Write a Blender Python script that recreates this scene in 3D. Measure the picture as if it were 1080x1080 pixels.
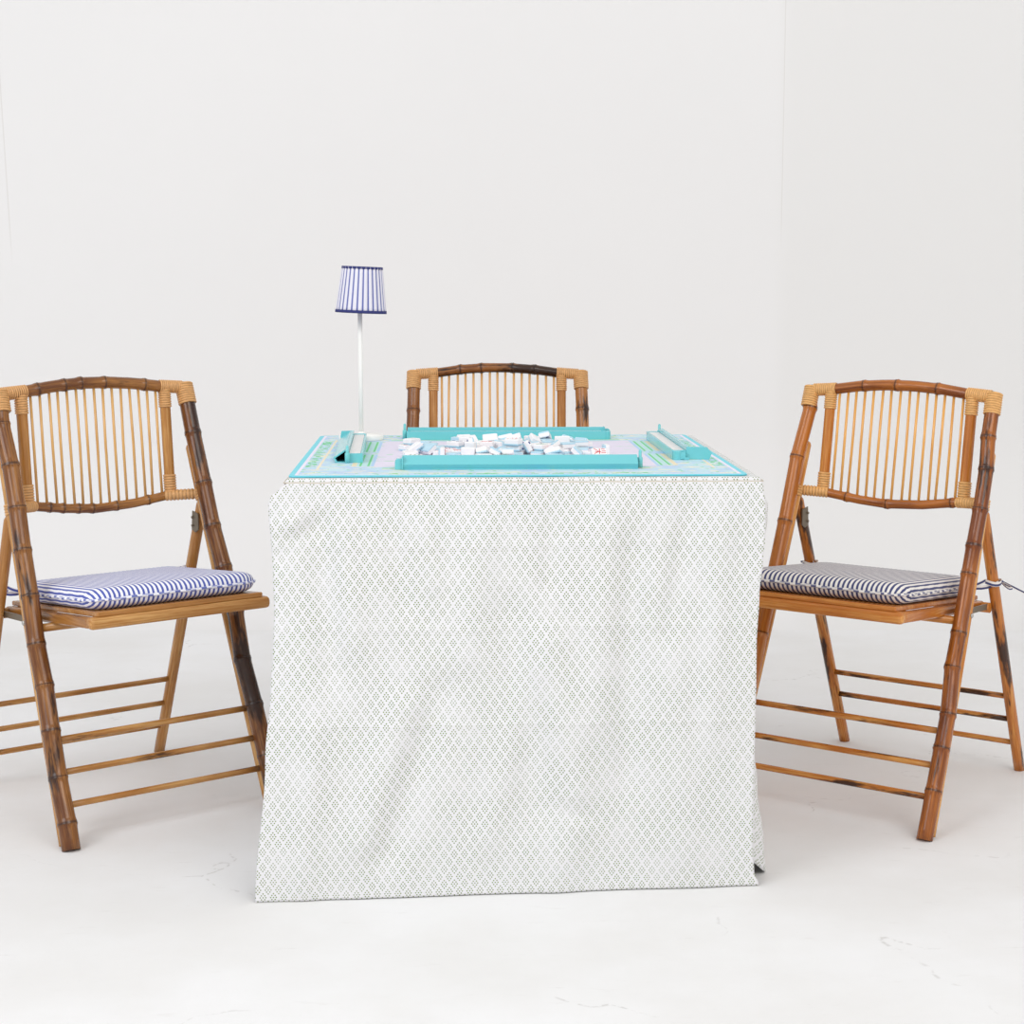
import bpy, bmesh, math, random
from mathutils import Vector, Matrix, Quaternion, noise as mnoise
PI = math.pi
for o in list(bpy.data.objects): bpy.data.objects.remove(o, do_unlink=True)
SC = bpy.context.scene
COL = SC.collection

# ------------------------------------------------------------------ camera, light, exposure
cam_data = bpy.data.cameras.new('camera'); cam = bpy.data.objects.new('camera', cam_data); COL.objects.link(cam)
cam_data.sensor_width = 36.0; cam_data.lens = 61.29
cam.location = (0.0, 0.0, 1.0771); cam.rotation_euler = (PI/2 - 0.1311, 0.0, 0.0)
SC.camera = cam

world = bpy.data.worlds.new('studio_world'); SC.world = world; world.use_nodes = True
bg = world.node_tree.nodes['Background']
bg.inputs['Strength'].default_value = 0.94
wt_ = world.node_tree; wc = wt_.nodes.new('ShaderNodeTexCoord'); ws = wt_.nodes.new('ShaderNodeSeparateXYZ'); wm = wt_.nodes.new('ShaderNodeMapRange')
wx = wt_.nodes.new('ShaderNodeMix'); wx.data_type = 'RGBA'                     # daylight on the left, warmer room on the right
wx.inputs[6].default_value = (0.955, 0.975, 1.0, 1); wx.inputs[7].default_value = (1.0, 0.972, 0.935, 1)
wm.inputs[1].default_value = -0.7; wm.inputs[2].default_value = 0.7
wt_.links.new(wc.outputs['Generated'], ws.inputs[0]); wt_.links.new(ws.outputs[0], wm.inputs[0])
wt_.links.new(wm.outputs[0], wx.inputs[0]); wt_.links.new(wx.outputs[2], bg.inputs['Color'])

def area(name, loc, target, sx, sy, energy, color):
    d = bpy.data.lights.new(name, 'AREA'); d.shape = 'RECTANGLE'; d.size = sx; d.size_y = sy
    d.energy = energy; d.color = color
    o = bpy.data.objects.new(name, d); COL.objects.link(o); o.location = loc
    o.rotation_euler = (Vector(target) - Vector(loc)).to_track_quat('-Z', 'Y').to_euler()
    return o
area('window_light_left', (-3.0, 0.4, 3.5), (-0.2, 3.5, 0.3), 2.4, 2.6, 98, (0.965, 0.98, 1.0))
area('fill_light_front', (2.2, -0.6, 4.0), (0.3, 3.5, 0.2), 3.5, 2.4, 106, (1.0, 0.985, 0.96))  # unseen fill lamp, added to soften shadows and lift the right side
SC.view_settings.view_transform = 'Standard'; SC.view_settings.look = 'None'
SC.view_settings.gamma = 1.0; SC.view_settings.use_curve_mapping = False
SC.view_settings.exposure = -0.29

# ------------------------------------------------------------------ small helpers
def lin(r, g, b):
    f = lambda c: (c/255/12.92) if c/255 <= 0.04045 else ((c/255+0.055)/1.055)**2.4
    return (f(r), f(g), f(b), 1.0)

class NT:
    def __init__(s, name):
        s.m = bpy.data.materials.new(name); s.m.use_nodes = True
        s.t = s.m.node_tree; s.b = s.t.nodes['Principled BSDF']
    def put(s, node, i, v):
        if v is None: return
        if isinstance(v, bpy.types.NodeSocket): s.t.links.new(v, node.inputs[i])
        elif isinstance(v, (tuple, list)) and len(v) == 3 and node.inputs[i].type == 'RGBA': node.inputs[i].default_value = (*v, 1)
        else: node.inputs[i].default_value = v
    def math(s, op, a, b=None, c=None, clamp=False):
        n = s.t.nodes.new('ShaderNodeMath'); n.operation = op; n.use_clamp = clamp
        s.put(n, 0, a); s.put(n, 1, b); s.put(n, 2, c); return n.outputs[0]
    def mix(s, f, a, b, mode='MIX'):
        n = s.t.nodes.new('ShaderNodeMix'); n.data_type = 'RGBA'; n.blend_type = mode
        s.put(n, 0, f); s.put(n, 6, a); s.put(n, 7, b); return n.outputs[2]
    def noise(s, vec, scale, detail=3.0, rough=0.55):
        n = s.t.nodes.new('ShaderNodeTexNoise'); s.put(n, 'Vector', vec); s.put(n, 'Scale', scale)
        s.put(n, 'Detail', detail); s.put(n, 'Roughness', rough); return n.outputs[0]
    def attr(s, name, vec=False):
        n = s.t.nodes.new('ShaderNodeAttribute'); n.attribute_name = name
        return n.outputs['Vector'] if vec else n.outputs['Fac']
    def coord(s, kind='Object'):
        return s.t.nodes.new('ShaderNodeTexCoord').outputs[kind]
    def sep(s, v):
        n = s.t.nodes.new('ShaderNodeSeparateXYZ'); s.put(n, 0, v); return n.outputs
    def vmul(s, v, k):
        n = s.t.nodes.new('ShaderNodeVectorMath'); n.operation = 'MULTIPLY'; s.put(n, 0, v); n.inputs[1].default_value = k; return n.outputs[0]
    def smooth(s, v, a, b):
        n = s.t.nodes.new('ShaderNodeMapRange'); n.interpolation_type = 'SMOOTHSTEP'
        s.put(n, 0, v); n.inputs[1].default_value = a; n.inputs[2].default_value = b; return n.outputs[0]
    def band(s, v, a, b, e=0.0008):
        return s.math('MULTIPLY', s.smooth(v, a-e, a+e), s.math('SUBTRACT', 1.0, s.smooth(v, b-e, b+e)))
    def bump(s, h, strength, dist):
        n = s.t.nodes.new('ShaderNodeBump'); s.put(n, 'Height', h); n.inputs['Strength'].default_value = strength
        n.inputs['Distance'].default_value = dist; s.t.links.new(n.outputs[0], s.b.inputs['Normal'])
    def set(s, color=None, rough=None, spec=None, coat=None, coat_rough=None, sheen=None, metal=None):
        for k, v in (('Base Color', color), ('Roughness', rough), ('Specular IOR Level', spec), ('Coat Weight', coat),
                     ('Coat Roughness', coat_rough), ('Sheen Weight', sheen), ('Metallic', metal)):
            if v is not None: s.put(s.b, k, v)
        return s.m

# ------------------------------------------------------------------ materials
def plain(name, col, rough, mottled=0.03, scale=30, **k):
    n = NT(name); f = n.noise(n.coord(), scale, 3)
    a = tuple(c*(1-mottled) for c in col[:3]) + (1,); b = tuple(min(1, c*(1+mottled)) for c in col[:3]) + (1,)
    return n.set(n.mix(f, a, b), rough, **k)

def bamboo(name, light, mid, dark, burn, rough=0.27):
    n = NT(name); tc = n.attr('tc', True); tone = n.attr('tone'); ring = n.attr('ring'); bn = n.attr('burn')
    streak = n.noise(n.vmul(tc, (260, 260, 9)), 1.0, 5, 0.65)
    broad = n.noise(n.vmul(tc, (40, 40, 7)), 1.0, 3)
    t = n.math('ADD', tone, n.math('MULTIPLY', n.math('SUBTRACT', streak, 0.5), 0.9))
    t = n.math('ADD', t, n.math('MULTIPLY', n.math('SUBTRACT', broad, 0.5), 0.8), clamp=True)
    c1 = n.mix(n.smooth(t, 0.0, 0.5), light, mid); c = n.mix(n.smooth(t, 0.45, 1.0), c1, dark)
    # scorch marks of the tortoiseshell finish
    bz = n.noise(n.vmul(tc, (38, 38, 6.5)), 1.0, 4, 0.6)
    b = n.smooth(n.math('ADD', bz, n.math('MULTIPLY', n.math('SUBTRACT', bn, 0.5), 0.5)), 0.57, 0.68)
    c = n.mix(n.math('MULTIPLY', b, 0.93), c, burn)
    c = n.mix(n.math('MULTIPLY', ring, 0.85), c, burn)
    n.set(c, rough, coat=0.18, coat_rough=0.1, spec=0.42)
    n.bump(streak, 0.12, 0.001)
    return n.m
BAMBOO = {
 'left': bamboo('bamboo_left', lin(218,170,106), lin(172,116,56), lin(98,53,20), lin(44,22,13)),
 'right': bamboo('bamboo_right', lin(232,172,94), lin(184,108,38), lin(106,49,13), lin(40,18,9)),
 'back': bamboo('bamboo_back', lin(226,174,112), lin(172,112,54), lin(106,58,24), lin(32,14,8)),
}
def rattan(name, col):
    n = NT(name); tc = n.attr('tc', True)
    f = n.noise(n.vmul(tc, (90, 90, 300)), 1.0, 3)
    c = n.mix(n.smooth(f, 0.25, 0.7), tuple(c*0.74 for c in col[:3]) + (1,), col)
    return n.set(n.mix(n.math('MULTIPLY', n.attr('ring'), 0.75), c, tuple(c*0.36 for c in col[:3]) + (1,)), 0.42)  # shade of the grooves between coils put into the colour
RATTAN = {'left': rattan('rattan_left', lin(222,168,108)), 'right': rattan('rattan_right', lin(234,178,110)), 'back': rattan('rattan_back', lin(226,172,112))}
METAL = plain('aged_metal', lin(120,108,92), 0.42, metal=0.7)
STEEL = plain('bright_steel', lin(190,188,184), 0.3, metal=0.9)

def ticking(name, base, stripe, period):
    n = NT(name); x = n.sep(n.coord('UV'))[0]
    f = n.math('FRACT', n.math('DIVIDE', x, period))
    d = n.math('ABSOLUTE', n.math('SUBTRACT', f, 0.5))
    m = n.math('SUBTRACT', 1.0, n.smooth(d, 0.19, 0.27))
    w = n.noise(n.coord(), 900, 2)
    c = n.mix(m, base, stripe)
    n.set(c, 0.9, sheen=0.1); n.bump(w, 0.15, 0.0004)
    return n.m
TICK_L = ticking('ticking_blue', lin(242,241,248), lin(78,92,172), 0.0101)
TICK_R = ticking('ticking_navy', lin(232,227,222), lin(62,68,112), 0.0101)
PIPE_L = ticking('ticking_piping_blue', lin(242,241,248), lin(100,112,180), 0.0101)
PIPE_R = ticking('ticking_piping_navy', lin(232,227,222), lin(84,88,126), 0.0101)
SHADE = None

def block_print(name, base, green):
    # staggered diamonds of nine printed dots, 18 x 27 mm repeat
    n = NT(name); uv = n.coord('UV'); s = n.sep(uv)
    W, H = 0.0181, 0.0272
    wob = n.noise(uv, 14, 2)
    def lattice(ox, oy):
        fx = n.math('ABSOLUTE', n.math('SUBTRACT', n.math('FRACT', n.math('ADD', n.math('DIVIDE', s[0], W), ox)), 0.5))
        fy = n.math('ABSOLUTE', n.math('SUBTRACT', n.math('FRACT', n.math('ADD', n.math('DIVIDE', s[1], H), oy)), 0.5))
        fx = n.math('MULTIPLY', fx, W); fy = n.math('MULTIPLY', fy, H)
        best = None
        for dx, dy in ((0, 0), (0, 0.255*H), (0.155*W, 0.132*H), (0.27*W, 0)):
            a = n.math('SUBTRACT', fx, dx); b = n.math('SUBTRACT', fy, dy)
            d = n.math('SQRT', n.math('ADD', n.math('MULTIPLY', a, a), n.math('MULTIPLY', b, b)))
            best = d if best is None else n.math('MINIMUM', best, d)
        return best
    d = n.math('MINIMUM', lattice(0, 0), lattice(0.5, 0.5))
    dot = n.math('SUBTRACT', 1.0, n.smooth(d, 0.00085, 0.00155))
    fade = n.smooth(wob, 0.2, 0.62)                         # uneven printing
    dot = n.math('MULTIPLY', dot, n.math('ADD', 0.55, n.math('MULTIPLY', fade, 0.45)))
    hue = n.mix(n.noise(uv, 55, 2), green, lin(124,132,50))
    n.set(n.mix(dot, base, hue), 0.95)
    weave = n.noise(uv, 1500, 2); n.bump(weave, 0.1, 0.0003)
    return n.m
CLOTH = block_print('block_printed_cotton', lin(228,227,230), lin(70,118,40))
WELT = plain('cream_welt', lin(206,196,178), 0.9)

TEAL = plain('teal_plastic', lin(112,200,208), 0.17, 0.02, spec=0.6)
TEAL_PIN = plain('teal_pin_plastic', lin(118,204,208), 0.3, 0.02)
WHITE_PL = plain('white_inlay_plastic', lin(228,225,224), 0.3)
LAMP_WHITE = plain('white_painted_metal', lin(244,243,240), 0.6, spec=0.25)
NAVY = plain('navy_trim', lin(48,54,112), 0.85)

def shade_mat():
    n = NT('pleated_shade'); u = n.sep(n.coord('UV'))[0]
    f = n.math('FRACT', u); d = n.math('ABSOLUTE', n.math('SUBTRACT', f, 0.5))
    m = n.math('SUBTRACT', 1.0, n.smooth(d, 0.12, 0.24))
    return n.set(n.mix(m, lin(226,224,234), lin(104,112,172)), 0.9)
SHADE = shade_mat()

def mat_print():
    n = NT('printed_game_mat'); co = n.coord(); s = n.sep(co)
    ax = n.math('ABSOLUTE', s[0]); ay = n.math('ABSOLUTE', s[1])
    r = n.math('MAXIMUM', ax, ay); t = n.math('MINIMUM', ax, ay)
    nz = n.noise(co, 16, 4, 0.6); nz2 = n.noise(n.vmul(co, (1, 1.7, 1)), 26, 3)
    nz3 = n.noise(n.vmul(co, (1.5, 1, 1)), 44, 2)
    c = n.mix(n.smooth(nz, 0.36, 0.62), lin(184,208,238), lin(196,226,234))
    c = n.mix(n.math('MULTIPLY', n.smooth(nz2, 0.56, 0.62), 0.9), c, lin(234,230,206))
    c = n.mix(n.math('MULTIPLY', n.smooth(nz3, 0.63, 0.67), 0.8), c, lin(120,210,150))
    # green painted lettering band round the outer border
    let = n.math('MULTIPLY', n.band(r, 0.368, 0.387), n.math('MULTIPLY', n.smooth(n.noise(co, 95, 1), 0.51, 0.54), n.smooth(t, 0.27, 0.25)))
    c = n.mix(let, c, lin(104,204,132))
    lane = n.math('MULTIPLY', n.band(t, 0.028, 0.245), 1.0)
    def line(a, b, col, k=1.0):
        nonlocal c
        c = n.mix(n.math('MULTIPLY', n.math('MULTIPLY', n.band(r, a, b), lane), k), c, col)
    c = n.mix(n.math('MULTIPLY', n.band(r, 0.3595, 0.3645), n.smooth(t, 0.30, 0.29)), c, lin(238,226,200))
    line(0.262, 0.300, lin(188,226,222), 0.8)
    line(0.294, 0.303, lin(238,222,190))
    line(0.285, 0.289, lin(104,206,128))
    line(0.270, 0.274, lin(104,206,128))
    line(0.262, 0.267, lin(176,206,240))
    cen = n.math('SUBTRACT', 1.0, n.smooth(r, 0.2605, 0.2625))
    cc = n.mix(n.math('MULTIPLY', n.smooth(n.noise(n.vmul(co, (1, 2.2, 1)), 20, 2), 0.62, 0.66), 0.7), lin(226,219,236), lin(160,218,176))
    c = n.mix(cen, c, cc)
    c = n.mix(n.smooth(r, 0.3890, 0.3900), c, lin(236,228,244))
    c = n.mix(n.smooth(r, 0.3945, 0.3955), c, lin(122,214,228))
    return n.set(c, 0.6)
MAT_PRINT = mat_print()
MAT_EDGE = plain('teal_mat_edge', lin(96,200,216), 0.5)

def floor_mat():
    n = NT('white_painted_concrete'); co = n.coord()
    a = n.noise(co, 1.6, 5, 0.6); b = n.noise(n.vmul(co, (3, 14, 1)), 3.0, 5, 0.7); g = n.noise(co, 160, 3, 0.7)
    c = n.mix(n.smooth(a, 0.3, 0.7), lin(229,228,227), lin(237,237,238))
    c = n.mix(n.math('MULTIPLY', n.smooth(b, 0.60, 0.78), 0.35), c, lin(206,203,200))
    c = n.mix(n.math('MULTIPLY', n.smooth(g, 0.62, 0.8), 0.25), c, lin(200,196,190))
    # hairline cracks
    v = n.t.nodes.new('ShaderNodeTexVoronoi'); v.feature = 'DISTANCE_TO_EDGE'; v.inputs['Scale'].default_value = 1.1
    wv = n.t.nodes.new('ShaderNodeVectorMath'); wv.operation = 'MULTIPLY_ADD'
    nn = n.t.nodes.new('ShaderNodeTexNoise'); nn.inputs['Scale'].default_value = 5; n.put(nn, 'Vector', co)
    n.t.links.new(nn.outputs['Color'], wv.inputs[0]); wv.inputs[1].default_value = (0.35, 0.35, 0.35); n.t.links.new(co, wv.inputs[2])
    n.t.links.new(wv.outputs[0], v.inputs['Vector'])
    cr = n.math('SUBTRACT', 1.0, n.smooth(v.outputs['Distance'], 0.0, 0.006))
    cr = n.math('MULTIPLY', n.math('MULTIPLY', cr, n.smooth(n.noise(co, 3.2, 2), 0.52, 0.62)), n.smooth(n.noise(co, 60, 2), 0.45, 0.6))
    c = n.mix(n.math('MULTIPLY', cr, 0.4), c, lin(170,166,162))
    sp = n.t.nodes.new('ShaderNodeTexVoronoi'); sp.inputs['Scale'].default_value = 4.5; n.put(sp, 'Vector', co)
    pick = n.math('GREATER_THAN', n.sep(sp.outputs['Color'])[0], 0.72)
    c = n.mix(n.math('MULTIPLY', pick, n.math('SUBTRACT', 1.0, n.smooth(sp.outputs['Distance'], 0.008, 0.016))), c, lin(150,140,132))
    n.set(c, 0.7, spec=0.2); n.bump(n.math('ADD', b, g), 0.08, 0.004)
    return n.m
FLOOR = floor_mat()

def wall_mat():
    n = NT('white_painted_wall'); co = n.coord(); s = n.sep(co)
    a = n.noise(co, 0.8, 3); g = n.noise(co, 60, 3, 0.6)
    c = n.mix(a, lin(234,233,233), lin(238,237,237))
    c = n.mix(n.math('MULTIPLY', n.smooth(s[0], 0.86, 0.94), 0.35), c, lin(228,227,225))   # the next sheet of the wall is a touch greyer
    j = n.math('MULTIPLY', n.band(s[0], 0.8985, 0.9015, 0.0012), n.smooth(s[2], 1.15, 1.35))
    xl = n.math('ADD', s[0], n.math('MULTIPLY', s[2], 0.030))
    j2 = n.math('MULTIPLY', n.band(xl, -1.6425, -1.6385, 0.0015), n.smooth(s[2], 1.1, 1.3))
    c = n.mix(n.math('MULTIPLY', n.math('MAXIMUM', j, j2), 0.32), c, lin(205,201,194))
    n.set(c, 0.7, spec=0.2); n.bump(g, 0.04, 0.002)
    return n.m
WALL = wall_mat()

TILE_WHITE = plain('white_tile_resin', lin(244,242,244), 0.28, 0.015)
TILE_BLUE = plain('pale_blue_tile_back', lin(186,219,234), 0.28, 0.02)
INK_RED = plain('red_tile_ink', lin(214,60,66), 0.5)
INK_NAVY = plain('navy_tile_ink', lin(44,66,132), 0.5)
INK_GREEN = plain('green_tile_ink', lin(66,160,96), 0.5)
WOOD_TABLE = plain('table_wood', lin(150,110,72), 0.6)

# ------------------------------------------------------------------ mesh building
class MB:
    def __init__(s): s.v = []; s.f = []; s.tc = []; s.ring = []; s.fm = []; s.uv = {}; s.flat = set()
    def vert(s, p, tc=(0, 0, 0), ring=0.0): s.v.append(tuple(p)); s.tc.append(tc); s.ring.append(ring); return len(s.v)-1
    def face(s, idx, mi=0, flat=False, uv=None):
        if flat: s.flat.add(len(s.f))
        if uv: s.uv[len(s.f)] = uv
        s.f.append(tuple(idx)); s.fm.append(mi)
    def tube(s, pts, rad, seg=12, ring=None, cap=True, sq=None, up=None, mi=0):
        """sweep a circle (or ellipse sq=(a,b) multipliers) along pts; rad is a number or one per point"""
        pts = [Vector(p) for p in pts]; n = len(pts)
        rr = rad if isinstance(rad, (list, tuple)) else [rad]*n
        off = random.uniform(0, 50); L = 0.0; prev = None; base = len(s.v)
        for i, p in enumerate(pts):
            t = (pts[min(i+1, n-1)] - pts[max(i-1, 0)]).normalized()
            if prev is None:
                a = Vector(up) if up else (Vector((0, 0, 1)) if abs(t.z) < 0.9 else Vector((0, 1, 0)))
                u = (a - t*a.dot(t)).normalized()
            else: u = (prev - t*prev.dot(t)).normalized()
            prev = u; w = t.cross(u)
            if i: L += (p - pts[i-1]).length
            for k in range(seg):
                th = 2*PI*k/seg; cx, cy = math.cos(th), math.sin(th)
                if sq: cx *= sq[0]; cy *= sq[1]
                s.vert(p + u*(cx*rr[i]) + w*(cy*rr[i]), (cx*rr[i], cy*rr[i], L+off), ring[i] if ring else 0.0)
        for i in range(n-1):
            for k in range(seg):
                k2 = (k+1) % seg; a = base+i*seg
                s.face((a+k, a+k2, a+seg+k2, a+seg+k), mi)
        if cap:
            s.face(tuple(base+k for k in reversed(range(seg))), mi, True)
            s.face(tuple(base+(n-1)*seg+k for k in range(seg)), mi, True)
    def prism(s, poly, axis, a, b, mi=0):
        """convex polygon of 2-D points extruded from a to b along 'x','y' or 'z'"""
        def P(q, h):
            return {'x': (h, q[0], q[1]), 'y': (q[0], h, q[1]), 'z': (q[0], q[1], h)}[axis]
        n = len(poly); i0 = [s.vert(P(q, a), (q[0], q[1], a)) for q in poly]; i1 = [s.vert(P(q, b), (q[0], q[1], b)) for q in poly]
        for k in range(n): s.face((i0[k], i0[(k+1) % n], i1[(k+1) % n], i1[k]), mi, True)
        s.face(tuple(reversed(i0)), mi, True); s.face(tuple(i1), mi, True)
    def box(s, x0, x1, y0, y1, z0, z1, mi=0): s.prism([(x0, y0), (x1, y0), (x1, y1), (x0, y1)], 'z', z0, z1, mi)
    def lathe(s, prof, seg=40, c=(0, 0, 0), mi=0, caps=True):
        base = len(s.v)
        for r, z in prof:
            for k in range(seg):
                th = 2*PI*k/seg; s.vert((c[0]+r*math.cos(th), c[1]+r*math.sin(th), c[2]+z), (r*math.cos(th), r*math.sin(th), z))
        for i in range(len(prof)-1):
            for k in range(seg):
                k2 = (k+1) % seg; a = base+i*seg; s.face((a+k, a+k2, a+seg+k2, a+seg+k), mi)
        if caps:
            s.face(tuple(base+k for k in reversed(range(seg))), mi); s.face(tuple(base+(len(prof)-1)*seg+k for k in range(seg)), mi)
    def grid(s, fn, nu, nv, uvfn=None, mi=0, wrap=False):
        base = len(s.v)
        for j in range(nv+1):
            for i in range(nu+1): s.vert(fn(i/nu, j/nv))
        for j in range(nv):
            for i in range(nu):
                a = base+j*(nu+1)+i; q = (a, a+1, a+nu+2, a+nu+1)
                uv = None
                if uvfn: uv = [uvfn(i/nu, j/nv), uvfn((i+1)/nu, j/nv), uvfn((i+1)/nu, (j+1)/nv), uvfn(i/nu, (j+1)/nv)]
                s.face(q, mi, False, uv)
    def tilt(s, y0, k):      # seats of these chairs slope down to the back
        s.v = [(x, y, z+k*(y-y0)) for x, y, z in s.v]; return s
    def grain(s, ax):        # wood grain along an axis
        off = random.uniform(0, 50)
        s.tc = [((y, z, x+off) if ax == 'x' else (x, z, y+off)) for x, y, z in s.v]; return s
    def build(s, name, mats, parent=None, tone=0.5, burn=0.3, bevel=None, solid=None, fix=False):
        me = bpy.data.meshes.new(name); me.from_pydata(s.v, [], s.f)
        if not isinstance(mats, (list, tuple)): mats = [mats]
        for m in mats: me.materials.append(m)
        me.polygons.foreach_set('material_index', s.fm)
        me.polygons.foreach_set('use_smooth', [i not in s.flat for i in range(len(s.f))])
        a = me.attributes.new('tc', 'FLOAT_VECTOR', 'POINT'); a.data.foreach_set('vector', [c for t in s.tc for c in t])
        a = me.attributes.new('ring', 'FLOAT', 'POINT'); a.data.foreach_set('value', s.ring)
        for nm, val in (('tone', tone), ('burn', burn)):
            a = me.attributes.new(nm, 'FLOAT', 'POINT'); a.data.foreach_set('value', [val]*len(s.v))
        if s.uv:
            ul = me.uv_layers.new(name='UVMap')
            for pi, uvs in s.uv.items():
                p = me.polygons[pi]
                for li, q in zip(p.loop_indices, uvs): ul.data[li].uv = q
        me.validate(); me.update()
        o = bpy.data.objects.new(name, me); COL.objects.link(o)
        if parent: o.parent = parent
        if fix:
            bm = bmesh.new(); bm.from_mesh(me); bmesh.ops.recalc_face_normals(bm, faces=bm.faces); bm.to_mesh(me); bm.free()
        if bevel:
            md = o.modifiers.new('bevel', 'BEVEL'); md.width = bevel; md.segments = 3; md.limit_method = 'ANGLE'; md.angle_limit = 0.6
        if solid:
            md = o.modifiers.new('solid', 'SOLIDIFY'); md.thickness = solid; md.offset = 0
        return o

def tag(o, label=None, cat=None, group=None, kind=None):
    for k, v in (('label', label), ('category', cat), ('group', group), ('kind', kind)):
        if v: o[k] = v
    return o
def thing(name, label, cat, loc=(0, 0, 0), rz=0.0, group=None):
    o = bpy.data.objects.new(name, None); COL.objects.link(o); o.empty_display_size = 0.05
    o.location = loc; o.rotation_euler = (0, 0, rz); return tag(o, label, cat, group)
def lerp(a, b, t): return a+(b-a)*t
def interp(tab, x):
    if x <= tab[0][0]: return tab[0][1]
    for (a, p), (b, q) in zip(tab, tab[1:]):
        if x <= b:
            t = (x-a)/(b-a); t = t*t*(3-2*t); return p+(q-p)*t
    return tab[-1][1]

# ------------------------------------------------------------------ the room
m = MB(); m.grid(lambda u, v: (lerp(-5, 5, u), lerp(-1.5, 5.35, v), 0.0), 40, 40); tag(m.build('floor', FLOOR), kind='structure')
def cove(u, v):
    x = lerp(-5, 5, u); R = 0.55; y0 = 5.35
    s = v*6.0
    if s < R*PI/2: a = s/R; return (x, y0+R*math.sin(a), R-R*math.cos(a))
    return (x, y0+R, R+(s-R*PI/2))
m = MB(); m.grid(cove, 20, 120); tag(m.build('wall_back', WALL), kind='structure')

# ------------------------------------------------------------------ bamboo folding chairs
def culm(m, path, nodes, r, seg=16, zig=0.0025, taper=0.0):
    """bamboo culm: path(t) for t in 0..1, nodes = list of t; swollen dark rings and small kinks at the nodes"""
    L = sum((Vector(path((i+1)/30))-Vector(path(i/30))).length for i in range(30))
    ts = {0.0, 1.0}
    k = int(L/0.02)
    for i in range(1, k): ts.add(i/k)
    for q in nodes:
        for d in (-0.011, -0.006, -0.0035, -0.0016, 0, 0.0016, 0.0035, 0.006, 0.011):
            t = q+d/L
            if 0 < t < 1: ts.add(t)
    ts = sorted(ts)
    joints = [0.0]+sorted(nodes)+[1.0]; offs = [Vector((0, 0, 0))]
    for q in joints[1:-1]: offs.append(Vector((random.uniform(-zig, zig), random.uniform(-zig, zig), 0)))
    offs.append(Vector((0, 0, 0)))
    pts, rad, rg = [], [], []
    for t in ts:
        p = Vector(path(t))
        for i in range(len(joints)-1):
            if joints[i] <= t <= joints[i+1]:
                f = (t-joints[i])/max(1e-6, joints[i+1]-joints[i]); p = p+offs[i].lerp(offs[i+1], f); break
        rr = r*(1+taper*(t-0.5)); g = 0.0
        for q in nodes:
            d = (t-q)*L
            rr += 0.0021*math.exp(-(d/0.0050)**2) - 0.0011*math.exp(-((d-0.0008)/0.0011)**2)
            g = max(g, math.exp(-((d-0.0006)/0.0019)**2))
        pts.append(p); rad.append(rr); rg.append(g)
    m.tube(pts, rad, seg, rg)

def wrap(m, a, b, r, turns=6, seg=16):
    """rattan binding: a sleeve of `turns` rounded coils between a and b"""
    a, b = Vector(a), Vector(b); n = turns*6
    pts = [a.lerp(b, i/n) for i in range(n+1)]
    rad = [r-0.0013+0.0022*abs(math.sin(PI*i/6))**0.7 for i in range(n+1)]
    m.tube(pts, rad, seg, [max(0.0, 1-2.2*abs(math.sin(PI*i/6))) for i in range(n+1)])

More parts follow.
